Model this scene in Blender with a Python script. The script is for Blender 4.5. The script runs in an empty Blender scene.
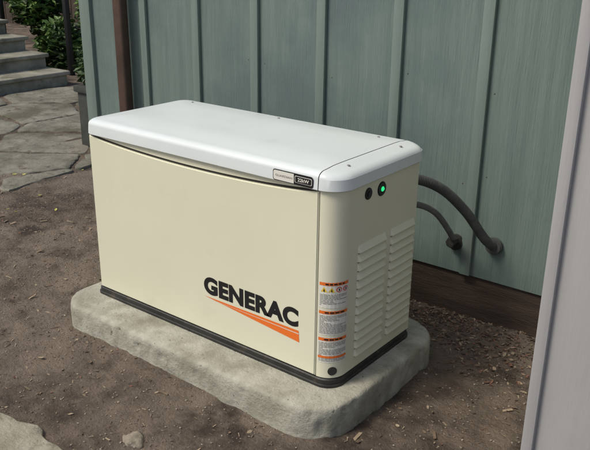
import bpy, bmesh, math, random
from mathutils import Vector, Matrix, noise
random.seed(7)
sc=bpy.context.scene
COL=bpy.context.collection
# ---------------------------------------------------------------- helpers
def link(o,parent=None):
    COL.objects.link(o)
    if parent: o.parent=parent
    return o
def empty(name):
    o=bpy.data.objects.new(name,None); o.empty_display_size=.1
    return link(o)
def mesh_obj(name,verts,faces,mat=None,parent=None,smooth=False):
    me=bpy.data.meshes.new(name); me.from_pydata(verts,[],faces); me.update()
    o=bpy.data.objects.new(name,me)
    if mat: me.materials.append(mat)
    if smooth:
        for p in me.polygons: p.use_smooth=True
    return link(o,parent)
def bm_obj(name,bm,mat=None,parent=None,smooth=False):
    me=bpy.data.meshes.new(name); bm.to_mesh(me); bm.free()
    o=bpy.data.objects.new(name,me)
    if mat: me.materials.append(mat)
    if smooth:
        for p in me.polygons: p.use_smooth=True
    return link(o,parent)
def autosmooth(o,ang=35):
    me=o.data
    for p in me.polygons: p.use_smooth=True
    bm=bmesh.new(); bm.from_mesh(me)
    for e in bm.edges:
        e.smooth = not (len(e.link_faces)==2 and e.calc_face_angle(0)>math.radians(ang)) and len(e.link_faces)==2
    bm.to_mesh(me); bm.free()
def box(name,a,b,mat,parent=None,bevel=0,seg=2):
    bm=bmesh.new(); bmesh.ops.create_cube(bm,size=1)
    s=[b[i]-a[i] for i in range(3)]; c=[(a[i]+b[i])/2 for i in range(3)]
    bmesh.ops.scale(bm,vec=s,verts=bm.verts); bmesh.ops.translate(bm,vec=c,verts=bm.verts)
    if bevel>0: bmesh.ops.bevel(bm,geom=list(bm.edges),offset=bevel,segments=seg,affect='EDGES',profile=.5)
    o=bm_obj(name,bm,mat,parent)
    if bevel>0: autosmooth(o)
    return o
def cyl(name,c,axis,r,h,mat,parent=None,seg=32,bevel=0,r2=None):
    bm=bmesh.new(); bmesh.ops.create_cone(bm,cap_ends=True,segments=seg,radius1=r,radius2=r if r2 is None else r2,depth=h)
    if bevel: 
        es=[e for e in bm.edges if len(e.link_faces)==2 and e.calc_face_angle(0)>1.0]
        bmesh.ops.bevel(bm,geom=es,offset=bevel,segments=2,affect='EDGES')
    q=Vector((0,0,1)).rotation_difference(Vector(axis).normalized())
    bmesh.ops.transform(bm,matrix=Matrix.Translation(c)@q.to_matrix().to_4x4(),verts=bm.verts)
    o=bm_obj(name,bm,mat,parent); autosmooth(o); return o
def tube(name,pts,r,mat,parent=None,ribs=False):
    P=[Vector(p) for p in pts]; P=[2*P[0]-P[1]]+P+[2*P[-1]-P[-2]]
    S=[]
    for i in range(1,len(P)-2):
        n=24
        for k in range(n):
            t=k/n
            S.append(.5*((2*P[i])+(-P[i-1]+P[i+1])*t+(2*P[i-1]-5*P[i]+4*P[i+1]-P[i+2])*t*t+(-P[i-1]+3*P[i]-3*P[i+1]+P[i+2])*t**3))
    S.append(P[-2])
    L=[0]
    for i in range(1,len(S)): L.append(L[-1]+(S[i]-S[i-1]).length)
    step=.0035 if ribs else .01
    N=int(L[-1]/step); Q=[];j=0
    for k in range(N+1):
        d=L[-1]*k/N
        while j<len(L)-2 and L[j+1]<d: j+=1
        t=(d-L[j])/max(1e-9,L[j+1]-L[j]); Q.append(S[j].lerp(S[j+1],t))
    verts=[];faces=[];m=18
    up=Vector((0,0,1))
    for k,q in enumerate(Q):
        T=(Q[min(k+1,N)]-Q[max(k-1,0)]).normalized()
        a=T.cross(up).normalized(); b=a.cross(T)
        rr=r*(1+(.05 if k%2 else -.03)) if ribs else r
        for i in range(m):
            an=2*math.pi*i/m; verts.append(q+a*math.cos(an)*rr+b*math.sin(an)*rr)
    for k in range(N):
        for i in range(m):
            faces.append((k*m+i,k*m+(i+1)%m,(k+1)*m+(i+1)%m,(k+1)*m+i))
    return mesh_obj(name,verts,faces,mat,parent,smooth=not ribs)
# ---------------------------------------------------------------- materials
def mat(name,c1,c2=None,scale=5,rough=.6,bump=0,bscale=None,detail=6,metal=0,stretch=(1,1,1),c3=None,s3=1.0,p3=(.5,.62),coat=0,bdist=.01,ramp=(.35,.65),c4=None,s4=20,p4=(.6,.7)):
    m=bpy.data.materials.new(name); m.use_nodes=True; nt=m.node_tree; N=nt.nodes; Lk=nt.links
    b=N["Principled BSDF"]; b.inputs["Roughness"].default_value=rough; b.inputs["Metallic"].default_value=metal
    if coat: b.inputs["Coat Weight"].default_value=coat
    tc=N.new("ShaderNodeTexCoord"); mp=N.new("ShaderNodeMapping"); mp.inputs["Scale"].default_value=stretch
    Lk.new(tc.outputs["Object"],mp.inputs[0])
    if c2 is None: b.inputs["Base Color"].default_value=(*c1,1)
    else:
        n=N.new("ShaderNodeTexNoise"); n.inputs["Scale"].default_value=scale; n.inputs["Detail"].default_value=detail; n.inputs["Roughness"].default_value=.6
        Lk.new(mp.outputs[0],n.inputs["Vector"])
        r=N.new("ShaderNodeValToRGB"); r.color_ramp.elements[0].position=ramp[0]; r.color_ramp.elements[1].position=ramp[1]
        r.color_ramp.elements[0].color=(*c1,1); r.color_ramp.elements[1].color=(*c2,1)
        Lk.new(n.outputs[0],r.inputs[0]); out=r.outputs[0]
        for c,s,p in ((c3,s3,p3),(c4,s4,p4)):
            if not c: continue
            n3=N.new("ShaderNodeTexNoise"); n3.inputs["Scale"].default_value=s; n3.inputs["Detail"].default_value=8; n3.inputs["Roughness"].default_value=.65
            Lk.new(tc.outputs["Object"],n3.inputs["Vector"])
            r3=N.new("ShaderNodeValToRGB"); r3.color_ramp.elements[0].position=p[0]; r3.color_ramp.elements[1].position=p[1]
            Lk.new(n3.outputs[0],r3.inputs[0])
            mx=N.new("ShaderNodeMix"); mx.data_type='RGBA'; Lk.new(r3.outputs[0],mx.inputs[0]); Lk.new(out,mx.inputs[6]); mx.inputs[7].default_value=(*c,1); out=mx.outputs[2]
        Lk.new(out,b.inputs["Base Color"])
    if bump:
        nb=N.new("ShaderNodeTexNoise"); nb.inputs["Scale"].default_value=bscale or scale*4; nb.inputs["Detail"].default_value=8; nb.inputs["Roughness"].default_value=.65
        Lk.new(mp.outputs[0],nb.inputs["Vector"])
        bp=N.new("ShaderNodeBump"); bp.inputs["Strength"].default_value=bump; bp.inputs["Distance"].default_value=bdist
        Lk.new(nb.outputs[0],bp.inputs["Height"]); Lk.new(bp.outputs[0],b.inputs["Normal"])
    return m
def emis(name,c,s):
    m=mat(name,c,rough=.3); b=m.node_tree.nodes["Principled BSDF"]
    b.inputs["Emission Color"].default_value=(*c,1); b.inputs["Emission Strength"].default_value=s; return m
M_cream=mat("cream_paint",(.67,.655,.50),(.71,.695,.54),scale=1.6,rough=.40,bump=.10,bscale=220,bdist=.002,c3=(.62,.605,.465),s3=5,p3=(.60,.85))
M_lid=mat("lid_white_sky_tint",(.64,.69,.69),(.69,.735,.735),scale=2.5,rough=.34,bump=.08,bscale=220,bdist=.002,c3=(.58,.62,.60),s3=9,p3=(.60,.80))  # white lid with the sky's bluish brightness put into its base colour
M_black=mat("black_plastic",(.012,.012,.012),(.03,.028,.025),scale=14,rough=.5,bump=.1,bscale=90,c3=(.09,.075,.055),s3=16,p3=(.56,.8))
M_dark=mat("dark_gap",(.03,.028,.022),rough=.9)
M_slot=mat("vent_slot",(.14,.125,.085),rough=.9)
M_ink=mat("black_ink",(.012,.012,.014),rough=.4)
M_orange=mat("orange_ink",(.78,.17,.025),rough=.4)
M_white=mat("label_white",(.70,.69,.62),rough=.5)
M_yellow=mat("label_yellow",(.8,.55,.05),rough=.5)
M_red=mat("label_red",(.6,.06,.04),rough=.5)
M_grey=mat("label_grey_text",(.25,.24,.22),rough=.5)
M_led=emis("led_green",(.02,.6,.2),1.2)
M_conc=mat("pad_concrete",(.31,.30,.24),(.46,.45,.375),scale=13,rough=.92,bump=1.0,bscale=85,bdist=.006,c3=(.21,.20,.145),s3=4,p3=(.50,.75),c4=(.12,.11,.085),s4=40,p4=(.62,.69))
M_dirt=mat("dirt",(.085,.062,.045),(.19,.145,.108),scale=8,rough=.95,bump=1.0,bscale=70,bdist=.02,c3=(.245,.195,.148),s3=1.5,p3=(.45,.66),c4=(.055,.038,.027),s4=4.5,p4=(.50,.66),detail=12)
M_siding=mat("siding_paint",(.13,.180,.163),(.170,.225,.203),scale=3,rough=.62,bump=1.0,bscale=20,bdist=.005,stretch=(8,8,.4),c3=(.118,.162,.16),s3=1.1)
M_batten=mat("batten_paint",(.165,.218,.197),(.20,.255,.228),scale=4,rough=.6,bump=.5,bscale=26,bdist=.004,stretch=(5,5,.4))
M_found=mat("skirt_board",(.04,.027,.02),(.08,.055,.04),scale=6,rough=.85,bump=.5,bscale=40,stretch=(.5,3,4))
M_spout=mat("downspout_brown",(.05,.03,.022),(.08,.048,.035),scale=6,rough=.5,bump=.1)
M_flag=mat("flagstone",(.13,.125,.095),(.25,.235,.185),scale=5,rough=.9,bump=.9,bscale=24,bdist=.014,c3=(.10,.095,.062),s3=2.3,c4=(.085,.065,.048),s4=11,p4=(.56,.66))
M_slab=mat("sandstone_slab",(.25,.23,.17),(.37,.34,.27),scale=9,rough=.9,bump=.9,bscale=50,bdist=.012,c3=(.17,.15,.10),s3=6)
M_step=mat("step_stone",(.20,.19,.14),(.35,.33,.26),scale=4,rough=.9,bump=.8,bscale=26,c3=(.13,.13,.08),s3=3)
M_post=mat("grey_wall_paint",(.36,.355,.355),(.40,.395,.395),scale=3,rough=.6,bump=.2,bscale=30,stretch=(6,6,.5))
M_iron=mat("railing_iron",(.012,.012,.013),rough=.4)
M_planter=mat("planter_grey",(.03,.032,.028),(.055,.058,.05),scale=9,rough=.8,bump=.3)
M_rock=mat("rock",(.20,.17,.13),(.30,.26,.2),scale=30,rough=.95,bump=.6,bscale=80)
M_fence=mat("fence_wood",(.03,.02,.014),(.07,.05,.035),scale=5,rough=.85,stretch=(4,4,.4),bump=.4)
M_leafA=mat("leaf_green",(.035,.075,.015),(.13,.22,.04),scale=9,rough=.55)
M_leafB=mat("leaf_dark",(.012,.03,.008),(.05,.10,.02),scale=9,rough=.55)
# ---------------------------------------------------------------- camera
cam=bpy.data.cameras.new("camera"); cam.sensor_width=36; cam.lens=762.0/590*36; cam.clip_end=500
co=bpy.data.objects.new("camera",cam); link(co); sc.camera=co
yaw,pitch,roll=-.6613,-.3581,.0120
f=Vector((math.sin(yaw)*math.cos(pitch),math.cos(yaw)*math.cos(pitch),math.sin(pitch)))
r0=Vector((math.cos(yaw),-math.sin(yaw),0)); u0=r0.cross(f)
r_=math.cos(roll)*r0+math.sin(roll)*u0; u_=-math.sin(roll)*r0+math.cos(roll)*u0
co.matrix_world=Matrix((( r_.x,u_.x,-f.x,2.4510),(r_.y,u_.y,-f.y,-1.8085),(r_.z,u_.z,-f.z,1.4078),(0,0,0,1)))
# ---------------------------------------------------------------- light
w=bpy.data.worlds.new("World"); sc.world=w; w.use_nodes=True
nt=w.node_tree; sky=nt.nodes.new("ShaderNodeTexSky"); sky.sky_type='NISHITA'; sky.sun_disc=False
EL,AZ=52,212   # sun azimuth measured clockwise from +Y
sky.sun_elevation=math.radians(EL); sky.sun_rotation=math.radians(AZ)
sky.air_density=1.0; sky.dust_density=3; sky.ozone_density=1.0
nt.links.new(sky.outputs[0],nt.nodes["Background"].inputs[0]); nt.nodes["Background"].inputs[1].default_value=.13
sl=bpy.data.lights.new("sun","SUN"); sl.energy=2.5; sl.angle=math.radians(18); sl.color=(1,.94,.8)
so=bpy.data.objects.new("sun",sl); link(so)
d=Vector((math.sin(math.radians(AZ))*math.cos(math.radians(EL)),math.cos(math.radians(AZ))*math.cos(math.radians(EL)),math.sin(math.radians(EL))))
so.rotation_euler=(-d).to_track_quat('-Z','Y').to_euler(); so.location=d*8
sc.view_settings.view_transform='Standard'; sc.view_settings.look='None'; sc.view_settings.exposure=0
# ---------------------------------------------------------------- ground
GZ=-.105
def gh(x,y):
    n=noise.noise(Vector((x*1.3,y*1.3,0)))*.020+noise.noise(Vector((x*5,y*5,3)))*.010+noise.noise(Vector((x*17,y*17,7)))*.007+abs(noise.noise(Vector((x*45,y*45,1))))*.007
    fade=max(0,min(1,(6-abs(x))/3))
    return GZ+n*fade
def axis(lo,hi,step,far):
    a=[]; v=lo
    while v<hi: a.append(v); v+=step
    g=step; v=hi
    while v<far: a.append(v); g*=1.35; v+=g
    a.append(far); g=step; v=lo-step
    b=[]
    while v>-far: b.append(v); g*=1.35; v-=g
    b.append(-far)
    return sorted(b+a)
X=axis(-2.4,2.1,.011,120); Y=axis(-1.0,1.1,.011,120)
vs=[(x,y,gh(x,y)) for y in Y for x in X]; nx=len(X)
fs=[(j*nx+i,j*nx+i+1,(j+1)*nx+i+1,(j+1)*nx+i) for j in range(len(Y)-1) for i in range(nx-1)]
mesh_obj("ground",vs,fs,M_dirt,smooth=True)
# ---------------------------------------------------------------- rounded outlines
def outline(x0,y0,x1,y1,rads,n=10):
    P=[]
    for (cx,cy,sx,sy,a0),r in zip([(x0,y0,1,1,180),(x1,y0,-1,1,270),(x1,y1,-1,-1,0),(x0,y1,1,-1,90)],rads):
        for k in range(n+1):
            a=math.radians(a0+90*k/n); P.append((cx+sx*r+r*math.cos(a),cy+sy*r+r*math.sin(a)))
    return P
def densify(P,L):
    o=[]
    for i in range(len(P)):
        a=P[i];b=P[(i+1)%len(P)];n=max(1,round(math.hypot(b[0]-a[0],b[1]-a[1])/L))
        for k in range(n): o.append((a[0]+(b[0]-a[0])*k/n,a[1]+(b[1]-a[1])*k/n))
    return o
def loft(name,rings,m,parent=None,cap_top=True,cap_bot=False,ang=35):
    verts=[v for R in rings for v in R]; n=len(rings[0]); faces=[]
    for k in range(len(rings)-1):
        for i in range(n): faces.append((k*n+i,k*n+(i+1)%n,(k+1)*n+(i+1)%n,(k+1)*n+i))
    if cap_top: faces.append(tuple((len(rings)-1)*n+i for i in range(n)))
    if cap_bot: faces.append(tuple(reversed(range(n))))
    o=mesh_obj(name,verts,faces,m,parent); autosmooth(o,ang); return o
# ---------------------------------------------------------------- pad
rings=[]
P0=densify(outline(-.088,-.160,1.298,.635,[.14,.16,.16,.15],n=20),.009)
for z,ins in [(-.14,0),(-.10,0),(-.085,0),(-.07,0),(-.055,.0005),(-.04,.001),(-.03,.001),(-.018,.002),(-.010,.004),(-.004,.008),(-.001,.013),(.0003,.020),(.001,.030)]:
    R=[]
    n=len(P0)
    for i,(x,y) in enumerate(P0):
        a=P0[i-1];b=P0[(i+1)%n]; tx,ty=b[0]-a[0],b[1]-a[1]; L=math.hypot(tx,ty); nx_,ny_=-ty/L,tx/L
        nn_=noise.noise(Vector((x*30,y*30,z*34)))
        q=ins+noise.noise(Vector((x*3,y*3,z*4)))*.004+noise.noise(Vector((x*12,y*12,z*18)))*.0022+(max(0,nn_-.28)*.018)
        R.append((x+nx_*q,y+ny_*q,z+(noise.noise(Vector((x*20,y*20,2)))*.0018 if z>-.03 else 0)))
    rings.append(R)
loft("concrete_pad",rings,M_conc,cap_top=True,ang=60)
# ---------------------------------------------------------------- generator
gen=empty("standby_generator")
X0=.008; W,D=1.207,.505; XS=1.145; RF=.060
ZB=.034; ZR=.694; ZT=.7665
loft("base_frame",[[(x,y,z) for x,y in outline(X0-.012+i,-.014+i,W+.012-i,D+.008-i,[.03,RF+.005,.05,.03],n=16)] for z,i in [(-.006,0),(.010,0),(.012,.004),(.028,.004),(.032,.007),(.0325,.016)]],M_black,gen)
loft("enclosure_body",[[(x,y,z) for x,y in outline(X0,0,W,D,[.025,RF,.05,.025],n=16)] for z in (.030,ZR+.002)],M_cream,gen)
def arc(x): 
    t=(x-.02)/(XS-.02); return ZR-.004-.032*(1-(2*t-1)**2)**.75 if 0<=t<=1 else ZR-.004
def panel(name,x0,x1,zb,zt,y0,y1,m,nseg=60):
    bm=bmesh.new()
    xs=[x0+(x1-x0)*k/nseg for k in range(nseg+1)]
    lo=[bm.verts.new((x,y1,zb(x))) for x in xs]; hi=[bm.verts.new((x,y1,zt(x))) for x in xs]
    fc=[]
    for k in range(nseg): fc.append(bm.faces.new((lo[k],lo[k+1],hi[k+1],hi[k])))
    r=bmesh.ops.extrude_face_region(bm,geom=fc)
    ev=[v for v in r['geom'] if isinstance(v,bmesh.types.BMVert)]
    bmesh.ops.translate(bm,vec=(0,y0-y1,0),verts=ev)
    bmesh.ops.recalc_face_normals(bm,faces=bm.faces)
    es=[e for e in bm.edges if len(e.link_faces)==2 and e.calc_face_angle(0)>1.0 and all(abs(v.co.y-y0)<1e-5 for v in e.verts)]
    bmesh.ops.bevel(bm,geom=es,offset=.0035,segments=3,affect='EDGES')
    o=bm_obj(name,bm,m,gen); autosmooth(o,40); return o
panel("front_door",X0+.014,XS-.004,lambda x:ZB+.002,lambda x:arc(x)-.004,-.009,.002,M_cream)
box("door_top_gap",(X0+.02,-.0012,ZR-.045),(XS-.006,.001,ZR-.003),M_dark,gen)
panel("top_apron",X0+.02,XS-.004,lambda x:arc(x)+.0015,lambda x:ZR+.002,-.004,.002,M_cream)
box("door_seam",(XS-.004,-.0012,ZB+.001),(XS,.001,ZR-.003),M_dark,gen)
def wrap(s,off=0):
    a=W-RF-XS
    if s<=a: return (XS+s,-off),(0,-1)
    s-=a; L=RF*math.pi/2
    if s<=L:
        t=-math.pi/2+s/RF; return (W-RF+(RF+off)*math.cos(t),RF+(RF+off)*math.sin(t)),(math.cos(t),math.sin(t))
    s-=L; return (W+off,RF+s),(1,0)
smax=(W-RF-XS)+RF*math.pi/2+(D-RF-.02)
ss=[.001+(smax-.001)*k/80 for k in range(81)]
vv=[];ff=[]
for k,s in enumerate(ss):
    for z in (ZB+.002,ZR-.001):
        for off in (.007,0): (x,y),_=wrap(s,off); vv.append((x,y,z))
for k in range(80):
    a=k*4;b=a+4
    ff+=[(a,b,b+2,a+2),(a+2,b+2,b+3,a+3),(a+1,b+1,b,a)]
ff+=[(0,2,3,1),(320,321,323,322)]
o=mesh_obj("corner_side_panel",vv,ff,M_cream,gen); autosmooth(o,40)
SX=W+.007
def louvers(name,y0,y1,z0,z1,n):
    verts=[];faces=[];dv=[];df=[]
    p=(z1-z0)/n
    ys=[(0,0),(.002,.45),(.005,.8),(.009,.96),(.014,1)]
    prof=[(y0+a,g) for a,g in ys]+[(y1-a,g) for a,g in reversed(ys)]
    for k in range(n):
        zt=z0+p*(k+1); zb=zt-p*.80; pr=.011
        i=len(verts)
        for y,g in prof:
            verts+=[(SX+.0004,y,zt-.002*(1-g)),(SX+pr*.35*g+.0004,y,zt-(zt-zb)*.30),(SX+pr*.85*g+.0004,y,zt-(zt-zb)*.78),(SX+pr*g+.0004,y,zb+.003),(SX+pr*g*.93+.0004,y,zb),(SX-.004,y,zb+.003)]
        for j in range(len(prof)-1):
            a=i+j*6;b=a+6
            for q in range(5): faces.append((a+q,b+q,b+q+1,a+q+1))
        j=len(dv); zz0=zb-p*.16
        dv+=[(SX+.0012,y0+.004,zz0),(SX+.0012,y1-.004,zz0),(SX+.0012,y1-.004,zb+.003),(SX+.0012,y0+.004,zb+.003)]
        df.append((j,j+1,j+2,j+3))
    o=mesh_obj(name,verts,faces,M_cream,gen); autosmooth(o,30)
    mesh_obj(name+"_slots",dv,df,M_slot,gen)
louvers("vent_left",.112,.285,.075,.487,13)
louvers("vent_right",.312,.475,.075,.487,13)
# lid
def lidring(z,ins):
    g=lambda r:max(.02,r-ins*.3)
    return [(x,y,z) for x,y in outline(X0-.004+ins,-.018+ins,W+.017-ins,D+.024-ins,[g(.045),g(RF+.02),g(.06),g(.05)],n=14)]
LR=[(ZR+.001,.012),(ZR-.004,.003),(ZR-.001,0),(ZR+.034,.002)]
for k in range(1,9):
    a=math.radians(90*k/8); LR.append((ZR+.034+.022*math.sin(a),.002+.030*(1-math.cos(a))))
LR+=[(ZR+.0600,.06),(ZR+.0655,.11),(ZR+.0675,.15)]
rr=[[(x,y,z-(max(0,x-XS)*.10 if z>ZR+.036 else 0)) for x,y,z in lidring(z,i)] for z,i in LR]
lid=loft("lid_tmp",rr,M_lid,None,True,False,30)
for nm,pos,keep in (("lid",XS-.002,'L'),("lid_end_cap",XS+.0012,'R')):
    b=bmesh.new(); b.from_mesh(lid.data)
    bmesh.ops.bisect_plane(b,geom=b.verts[:]+b.edges[:]+b.faces[:],plane_co=(pos,0,0),plane_no=(1,0,0),clear_outer=(keep=='L'),clear_inner=(keep=='R'))
    o=bm_obj(nm,b,M_lid,gen); autosmooth(o,30)
bpy.data.objects.remove(lid)
for x,y in [(.13,.455),(.60,.458),(1.06,.455),(1.178,.41),(1.175,.10)]:
    cyl("lid_screw",(x,y,ZR+(.0605 if x<1.1 else .055)),(0,0,1),.0048,.008,M_grey,gen,12)
cyl("lock_bezel",(SX,.160,.652),(1,0,0),.020,.008,M_black,gen,28,.002)
cyl("lock_core",(SX+.004,.160,.652),(1,0,0),.010,.006,M_ink,gen,20)
cyl("lamp_bezel",(SX,.240,.649),(1,0,0),.025,.008,M_black,gen,28,.003)
cyl("status_lamp",(SX+.004,.240,.649),(1,0,0),.0085,.008,M_led,gen,20,.003)
(xx,yy),nn=wrap(.052,.007)
cyl("corner_plug",(xx,yy,.062),(nn[0],nn[1],0),.016,.006,M_black,gen,24,.002)
def text_mesh(name,s,x0,x1,z0,z1,place,m,parent,bold=.0):
    c=bpy.data.curves.new("tmp","FONT"); c.body=s; c.size=1; c.offset=bold; c.resolution_u=6
    if bold>.03: c.space_character=1.06
    t=bpy.data.objects.new("tmp",c); COL.objects.link(t); bpy.context.view_layer.update()
    me=bpy.data.meshes.new_from_object(t.evaluated_get(bpy.context.evaluated_depsgraph_get()))
    bpy.data.objects.remove(t)
    xs=[v.co.x for v in me.vertices]; ys=[v.co.y for v in me.vertices]
    ax,bx,ay,by=min(xs),max(xs),min(ys),max(ys)
    for v in me.vertices:
        a=x0+(v.co.x-ax)/(bx-ax)*(x1-x0); b=z0+(v.co.y-ay)/(by-ay)*(z1-z0); v.co=place(a,b)
    me.name=name; me.materials.clear(); me.materials.append(m)
    o=bpy.data.objects.new(name,me); link(o,parent); return o
fp=lambda off:(lambda a,b:Vector((a,off,b)))
text_mesh("maker_lettering","GENERAC",.632,1.070,.190,.260,fp(-.0098),M_ink,gen,.055)
mesh_obj("orange_swoosh",[(.632,-.0097,.178),(1.072,-.0097,.181),(1.075,-.0097,.138),],[(0,2,1)],M_orange,gen)
mesh_obj("orange_swoosh_line",[(.645,-.0101,.1725),(1.073,-.0101,.171),(1.073,-.0101,.168)],[(0,2,1)],M_white,gen)
def rrect(name,x0,x1,z0,z1,r,y,m,left=True,right=True):
    P=[]
    for cx,cz,a0,on in ((x0+r,z0+r,180,left),(x1-r,z0+r,270,right),(x1-r,z1-r,0,right),(x0+r,z1-r,90,left)):
        if on:
            for k in range(7):
                a=math.radians(a0+15*k); P.append((cx+r*math.cos(a),y,cz+r*math.sin(a)))
        else: P.append((x0 if a0 in(180,90) else x1,y,z0 if a0 in(180,270) else z1))
    return mesh_obj(name,P,[tuple(range(len(P)))],m,gen)
yb=-.0185; BX=.967; BZ=ZR-.001
rrect("badge_rim",BX,BX+.160,BZ,BZ+.037,.009,yb-.0006,M_ink)
rrect("badge_field",BX+.003,BX+.085,BZ+.003,BZ+.034,.007,yb-.0014,M_white,right=False)
text_mesh("badge_text","GUARDIAN",BX+.011,BX+.079,BZ+.015,BZ+.022,fp(yb-.002),M_grey,gen,.01)
rrect("badge_inner",BX+.089,BX+.155,BZ+.008,BZ+.030,.004,yb-.0012,M_white)
rrect("badge_inner_black",BX+.091,BX+.153,BZ+.0095,BZ+.0285,.003,yb-.0018,M_ink)
text_mesh("badge_rating","22kW",BX+.101,BX+.145,BZ+.0135,BZ+.0245,fp(yb-.0024),M_white,gen,.02)
def wquad(L,s0,s1,z0,z1,off):
    n=8; v,fc=L; i=len(v)
    for k in range(n+1):
        (x,y),_=wrap(s0+(s1-s0)*k/n,off); v+=[(x,y,z0),(x,y,z1)]
    for k in range(n): a=i+2*k; fc.append((a,a+2,a+3,a+1))
def wpoly(L,pts,off):
    v,fc=L;i=len(v)
    for s,z in pts:
        (x,y),_=wrap(s,off); v.append((x,y,z))
    fc.append(tuple(range(i,i+len(pts))))
LW,LO,LY,LRd,LG,LK=([],[]),([],[]),([],[]),([],[]),([],[]),([],[])
s0,s1=.005,.100
for zi,(z0,z1) in enumerate([(.295,.388),(.197,.287),(.094,.189)]):
    wquad(LW,s0,s1,z0,z1,.0078)
    wquad(LO,s0+.002,s1-.002,z1-.013,z1-.002,.0084)
    rnd=random.Random(zi+4)
    s=s0+.02
    while s<s1-.02: l=rnd.uniform(.008,.014); wquad(LK,s,s+l,z1-.010,z1-.005,.0090); s+=l+.003
    if zi==0:
        for k in range(2):
            c=s0+.016+k*.022; wpoly(LY,[(c-.010,z1-.036),(c+.010,z1-.036),(c,z1-.018)],.0085)
            wpoly(LK,[(c-.002,z1-.034),(c+.002,z1-.034),(c+.001,z1-.025),(c-.001,z1-.025)],.0090)
        for k in range(2):
            c=s0+.060+k*.022; wpoly(LRd,[(c+.009*math.cos(a*math.pi/8),z1-.027+.009*math.sin(a*math.pi/8)) for a in range(16)],.0085)
            wpoly(LW,[(c+.006*math.cos(a*math.pi/8),z1-.027+.006*math.sin(a*math.pi/8)) for a in range(16)],.0091)
            wpoly(LK,[(c-.002,z1-.031),(c+.002,z1-.031),(c+.002,z1-.023),(c-.002,z1-.023)],.0096)
        zt=z1-.044
    else: zt=z1-.019
    z=zt
    while z>z0+.008:
        s=s0+.004
        while s<s1-.008:
            l=rnd.uniform(.004,.014); e=min(s+l,s1-.004); wquad(LG,s,e,z-.0022,z,.0085); s=e+.002
            if rnd.random()<.07: break
        z-=.0052
    if zi==2: wquad(LO,s0+.002,s1-.002,z0+.018,z0+.026,.0092)
for nm,L,m in (("label_paper",LW,M_white),("label_header",LO,M_orange),("label_triangles",LY,M_yellow),("label_circles",LRd,M_red),("label_text",LG,M_grey),("label_marks",LK,M_ink)):
    mesh_obj(nm,L[0],L[1],m,gen)
# ---------------------------------------------------------------- house wall
YW=.9703; XW=-1.24; ZW=.088
wall=empty("house_wall")
box("siding",(XW,YW,ZW),(2.9,YW+.12,3.2),M_siding,wall)
box("skirt_board",(XW+.01,YW+.012,-.3),(2.9,YW+.11,ZW-.001),M_found,wall)
box("corner_trim",(XW-.02,YW-.022,ZW+.002),(XW+.07,YW+.125,3.2),M_batten,wall,.004)
for i in range(-1,10):
    x=-.7347+.3885*i
    if x<XW+.15: continue
    box("batten",(x-.024,YW-.019,ZW+.002),(x+.024,YW+.002,3.2),M_batten,wall,.005)
V=[];F=[]
rn=random.Random(5)
for i in range(-1,9):
    for dx in (.05,.338):
        z=ZW+.06
        while z<1.9:
            if rn.random()<.6:
                x=-.7347+.3885*i+dx+rn.uniform(-.006,.006); c=len(V); zz=z+rn.uniform(-.04,.04)
                V.append((x,YW-.0012,zz))
                for k in range(8): V.append((x+.003*math.cos(k*math.pi/4),YW-.0004,zz+.003*math.sin(k*math.pi/4)))
                for k in range(8): F.append((c,c+1+k,c+1+(k+1)%8))
            z+=.36
mesh_obj("nail_heads",V,F,M_found,wall)
rw=empty("side_wall")
box("wall_panel",(1.945,-.2,-.2),(3.2,.9,3.0),M_post,rw,.004)
box("edge_trim",(1.927,-.214,-.2),(1.955,-.19,3.0),M_post,rw,.003)
ds=empty("downspout")
box("pipe",(-.895,YW-.085,-.2),(-.825,YW-.03,3.2),M_spout,ds,.014,4)
for z in (.3,1.2,2.2): box("strap",(-.905,YW-.09,z),(-.815,YW-.001,z+.025),M_spout,ds,.002)
M_hose=mat("conduit_grey",(.05,.052,.05),(.085,.087,.083),scale=20,rough=.55)
cd_=empty("electrical_conduit")
tube("corrugated_hose",[(1.05,.50,.56),(1.12,.60,.58),(1.19,.71,.53),(1.25,.82,.42),(1.30,.90,.30),(1.322,.945,.258),(1.324,.968,.251)],.019,M_hose,cd_,True)
cyl("wall_collar",(1.324,YW-.012,.251),(0,1,0),.036,.022,M_hose,cd_,32,.004)
gp_=empty("flexible_pipe")
M_pipe=mat("pipe_grey",(.12,.125,.12),(.18,.185,.175),scale=20,rough=.5)
tube("hose",[(1.06,.50,.47),(1.12,.62,.475),(1.155,.74,.42),(1.165,.86,.31),(1.158,.93,.24),(1.155,.965,.226)],.012,M_pipe,gp_,True)
cyl("wall_collar",(1.155,YW-.014,.226),(0,1,0),.034,.028,M_black,gp_,32,.006)
cyl("fitting_nut",(1.157,YW-.045,.236),(0,1,-.1),.021,.05,M_black,gp_,8,.002)
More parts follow.
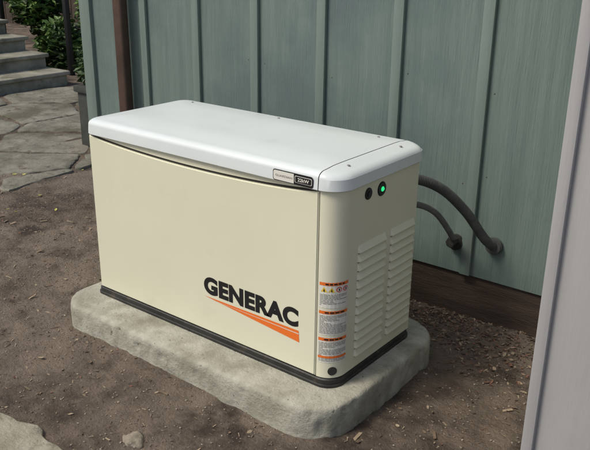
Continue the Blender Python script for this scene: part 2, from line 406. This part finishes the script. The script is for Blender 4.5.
# ---------------------------------------------------------------- stones
def clip(poly,px,py,nx_,ny_):
    out=[]
    for i in range(len(poly)):
        a=poly[i];b=poly[(i+1)%len(poly)]
        da=(a[0]-px)*nx_+(a[1]-py)*ny_; db=(b[0]-px)*nx_+(b[1]-py)*ny_
        if da<=0: out.append(a)
        if da*db<0:
            t=da/(da-db); out.append((a[0]+(b[0]-a[0])*t,a[1]+(b[1]-a[1])*t))
    return out
def stone(V,F,poly,z0,z1,gap,seed,rough=.012):
    cx=sum(p[0] for p in poly)/len(poly); cy=sum(p[1] for p in poly)/len(poly)
    P=densify(poly,.03)
    for _ in range(2): P=[[(P[i-1][0]+2*P[i][0]+P[(i+1)%len(P)][0])/4,(P[i-1][1]+2*P[i][1]+P[(i+1)%len(P)][1])/4] for i in range(len(P))]
    i0=len(V); n=len(P)
    for z,ins in ((z0,gap),(z1-.006,gap+.001),(z1,gap+.008),(z1+.001,gap+.05)):
        for x,y in P:
            d=math.hypot(x-cx,y-cy)+1e-6; q=ins+noise.noise(Vector((x*14,y*14,seed)))*rough+noise.noise(Vector((x*35,y*35,seed)))*rough*.5
            k=max(.05,(d-q)/d); X_=cx+(x-cx)*k;Y_=cy+(y-cy)*k
            V.append((X_,Y_,z+noise.noise(Vector((X_*7,Y_*7,seed)))*.003))
    for r in range(3):
        for i in range(n): F.append((i0+r*n+i,i0+r*n+(i+1)%n,i0+(r+1)*n+(i+1)%n,i0+(r+1)*n+i))
    F.append(tuple(i0+3*n+i for i in range(n)))
V=[];F=[]
pts=[]
rs=random.Random(3)
for _ in range(500):
    p=(rs.uniform(-7,-1.7),rs.uniform(-.6,4))
    if all(math.hypot(p[0]-q[0],p[1]-q[1])>.5 for q in pts): pts.append(p)
for i,p in enumerate(pts):
    poly=[(p[0]-.6,p[1]-.6),(p[0]+.6,p[1]-.6),(p[0]+.6,p[1]+.6),(p[0]-.6,p[1]+.6)]
    for j,q in enumerate(pts):
        if i!=j and math.hypot(p[0]-q[0],p[1]-q[1])<1.7:
            poly=clip(poly,(p[0]+q[0])/2,(p[1]+q[1])/2,q[0]-p[0],q[1]-p[1])
            if len(poly)<3: break
    poly=clip(poly,-1.86,1.42,1,.12)
    poly=clip(poly,-1.9,.62,.35,-1)
    poly=clip(poly,-4.62,2.5,-1,.1)
    if len(poly)>=3:
        ar=abs(sum(poly[k][0]*poly[(k+1)%len(poly)][1]-poly[(k+1)%len(poly)][0]*poly[k][1] for k in range(len(poly)))/2)
        if ar>.03: stone(V,F,poly,GZ-.04,GZ+.014+rs.uniform(-.004,.007),.024,i,.022)
o=mesh_obj("flagstone_path",V,F,M_flag); autosmooth(o,40)
V=[];F=[]
stone(V,F,[(-.5,-1.3),(.98,-1.35),(.84,-.90),(.69,-.68),(.60,-.70),(.50,-.66),(.32,-.69),(.20,-.78),(.02,-.82),(-.3,-.97)],GZ-.05,GZ+.016,0,9,.03)
o=mesh_obj("stepping_stone",V,F,M_slab); autosmooth(o,40)
def rockbm(c,s,seed,sub=3):
    bm=bmesh.new(); bmesh.ops.create_icosphere(bm,subdivisions=sub,radius=1)
    for v in bm.verts:
        n=1+.5*noise.noise(v.co*1.3+Vector((seed,0,0)))+.2*noise.noise(v.co*3+Vector((0,seed,0)))
        v.co=Vector((v.co.x*s[0]*n+c[0],v.co.y*s[1]*n+c[1],v.co.z*s[2]*n+c[2]))
    return bm
o=bm_obj("rock",rockbm((.785,-.505,GZ-.002),(.042,.032,.018),2.2),M_rock,smooth=True)
# ---------------------------------------------------------------- litter
def scatter(name,n,area,size,mats,kind,seed,dens=None):
    r=random.Random(seed); V=[];F=[];MI=[]
    for _ in range(n):
        x=r.uniform(area[0],area[2]); y=r.uniform(area[1],area[3])
        if -.10<x<1.31 and -.168<y<.645: continue
        if dens and r.random()>dens(x,y): continue
        z=gh(x,y)+.002; s=r.uniform(*size); a=r.uniform(0,6.28)
        T=Matrix.Translation((x,y,z))@Matrix.Rotation(a,4,'Z')@Matrix.Rotation(r.gauss(0,.25),4,'X')@Matrix.Rotation(r.gauss(0,.25),4,'Y')
        i=len(V)
        if kind=='leaf':
            w_=s*r.uniform(.35,.55); cz=s*r.uniform(.05,.3)
            for p in ((-s,0,cz),(-s*.3,-w_,cz*.7),(s*.4,-w_*.8,cz*.5),(s,0,cz*.3),(s*.4,w_*.8,cz*.5),(-s*.3,w_,cz*.7),(0,0,0)): V.append(T@Vector(p))
            mi=r.randrange(len(mats))
            for k in range(6): F.append((i+k,i+(k+1)%6,i+6)); MI.append(mi)
        elif kind=='chip':
            l=s;w_=s*r.uniform(.08,.3);h=s*r.uniform(.05,.12)
            for p in ((-l,-w_,0),(l,-w_*.7,0),(l*.8,w_,0),(-l*.9,w_*.8,0),(-l,-w_,h),(l,-w_*.7,h),(l*.8,w_,h),(-l*.9,w_*.8,h)): V.append(T@Vector(p))
            mi=r.randrange(len(mats))
            for q in ((4,5,6,7),(0,1,5,4),(1,2,6,5),(2,3,7,6),(3,0,4,7)): F.append(tuple(i+k for k in q)); MI.append(mi)
        else:
            P=[(0,0,1),(1,0,.2),(.3,.9,.1),(-.8,.6,.15),(-.8,-.6,.1),(.3,-.9,.2)]
            P=[(p[0]*s*r.uniform(.7,1.2),p[1]*s*r.uniform(.6,1.1),p[2]*s*.6) for p in P]
            for p in P: V.append(T@Vector(p))
            mi=r.randrange(len(mats))
            for k in range(5): F.append((i,i+1+k,i+1+(k+1)%5)); MI.append(mi)
    me=bpy.data.meshes.new(name); me.from_pydata(V,[],F)
    for m in mats: me.materials.append(m)
    me.polygons.foreach_set("material_index",MI); me.update()
    return link(bpy.data.objects.new(name,me))
C=lambda n,c:mat(n,c,tuple(min(1,k*1.5) for k in c),scale=40,rough=.85)
LB=[C("litter_brown",(.12,.085,.055)),C("litter_tan",(.22,.17,.115)),C("litter_dark",(.055,.038,.028)),C("litter_red",(.13,.065,.042))]
scatter("leaf_litter",2600,(-2.6,-1.2,2.0,1.0),(.003,.010),LB,'leaf',1,lambda x,y:.3+.7*(noise.noise(Vector((x*2,y*2,5)))>.05))
scatter("dry_leaves",110,(-2.4,-1.1,1.9,.9),(.009,.016),[LB[1],LB[0],C("pale_leaf",(.25,.205,.14))],'leaf',15)
scatter("wood_chips",8000,(-1.8,-1.2,2.0,1.0),(.002,.009),[LB[0],LB[1],LB[1],LB[2]],'chip',2,lambda x,y:1.0 if (x>.9 and y>.5) or y>.75 else .40)
scatter("chip_drift",2600,(.9,.5,1.95,1.0),(.004,.014),[LB[0],LB[3],LB[1],LB[2]],'leaf',5,lambda x,y:.9 if y>.70 else .2)
scatter("pebbles",12000,(-2.6,-1.3,2.0,1.0),(.001,.0050),[C("pebble_a",(.17,.135,.10)),C("pebble_b",(.10,.075,.055)),C("pebble_c",(.25,.205,.16))],'peb',3)
scatter("twigs",200,(-1.8,-1.2,2.0,1.0),(.010,.028),[LB[1],LB[0]],'chip',8)
scatter("yellow_leaves",34,(-2.9,-.2,-1.2,1.6),(.010,.02),[C("yellow_leaf",(.35,.33,.08)),LB[1]],'leaf',11)
# ---------------------------------------------------------------- steps + railing
st=empty("garden_steps")
for k in range(6):
    x1=-4.60-.36*k; z1=GZ+.155*(k+1)
    box("riser",(x1-.9,1.0,GZ-.1 if k==0 else z1-.165),(x1-.03,3.22,z1-.045),M_step,st,.006)
    box("tread",(x1-.95,.98,z1-.044),(x1,3.25,z1),M_step,st,.012,3)
rl=empty("stair_railing")
def rail_post(x,y,zb,h): box("post",(x-.028,y-.028,zb),(x+.028,y+.028,zb+h),M_iron,rl,.003)
rail_post(-5.12,3.64,GZ,1.5); rail_post(-6.45,3.64,GZ+.0,1.95)
tube("handrail",[(-5.12,3.64,GZ+1.5),(-5.8,3.64,GZ+1.72),(-6.45,3.64,GZ+1.95)],.022,M_iron,rl)
# ---------------------------------------------------------------- planter, shrubs, fence
pl=empty("planter_box")
box("box",(-2.38,1.70,GZ),(-2.0,2.08,GZ+.46),M_planter,pl,.01)
box("rim",(-2.40,1.68,GZ+.42),(-1.98,2.10,GZ+.47),M_planter,pl,.008)
def foliage(name,clumps,n,size,mats,seed,trunk=None):
    r=random.Random(seed); V=[];F=[];MI=[]
    if trunk:
        for (b,t,r0_) in trunk:
            b=Vector(b);t=Vector(t);i=len(V)
            for q,rr_ in ((b,r0_),(b.lerp(t,.5)+Vector((r.uniform(-.03,.03),r.uniform(-.03,.03),0)),r0_*.7),(t,r0_*.3)):
                for k in range(7): V.append(q+Vector((math.cos(k*.9)*rr_,math.sin(k*.9)*rr_,0)))
            for a in range(2):
                for k in range(7): F.append((i+a*7+k,i+a*7+(k+1)%7,i+(a+1)*7+(k+1)%7,i+(a+1)*7+k)); MI.append(len(mats))
    for c,rad,wt in clumps:
        for _ in range(int(n*wt)):
            d=Vector((r.gauss(0,1),r.gauss(0,1),r.gauss(0,1))).normalized()*(r.random()**.45)
            p=Vector(c)+Vector((d.x*rad[0],d.y*rad[1],d.z*rad[2]))
            if noise.noise(p*5)<-.18: continue
            s=r.uniform(*size)
            q=Matrix.Translation(p)@Matrix.Rotation(r.uniform(0,6.28),4,'Z')@Matrix.Rotation(r.gauss(0,.7),4,'X')@Matrix.Rotation(r.gauss(0,.5),4,'Y')
            i=len(V)
            for k in ((-s,0,0),(-.2*s,-.42*s,.08*s),(s,0,-.15*s),(-.2*s,.42*s,.08*s)): V.append(q@Vector(k))
            F.append((i,i+1,i+2,i+3)); MI.append(0 if noise.noise(p*2.5+Vector((3,3,3)))>-.05 else 1)
    me=bpy.data.meshes.new(name); me.from_pydata(V,[],F)
    for m in mats+[M_spout]: me.materials.append(m)
    me.polygons.foreach_set("material_index",MI); me.update()
    return link(bpy.data.objects.new(name,me))
foliage("potted_shrub",[((-2.30,1.84,.50),(.17,.15,.18),1),((-2.34,1.86,.85),(.13,.12,.28),.8)],1000,(.02,.045),[M_leafA,M_leafB],21,[((-2.25,1.88,.3),(-2.33,1.87,.9),.015)])
foliage("shrub",[((-5.7,3.95,.15),(.35,.3,.35),.7),((-6.3,4.1,.6),(.4,.35,.4),.9),((-5.3,4.1,.0),(.4,.3,.3),.5),((-7.2,4.4,1.0),(.6,.5,.5),1)],3000,(.03,.075),[M_leafA,M_leafB],22,[((-6.3,4.1,-.1),(-6.3,4.1,.6),.04)])
foliage("shrub",[((-8.4,4.9,1.3),(.9,.5,.7),1),((-4.6,4.9,.5),(.5,.5,.7),.8),((-5.8,5.3,1.0),(.6,.5,.8),1)],3600,(.03,.08),[M_leafA,M_leafB],23)
fn=empty("wood_fence")
for k in range(60):
    x=-15+k*.2; box("board",(x,6.4,GZ),(x+.185,6.43,2.2+random.uniform(-.02,.02)),M_fence,fn)
for z in (.3,1.8): box("rail",(-15,6.43,z),(-3,6.47,z+.09),M_fence,fn)
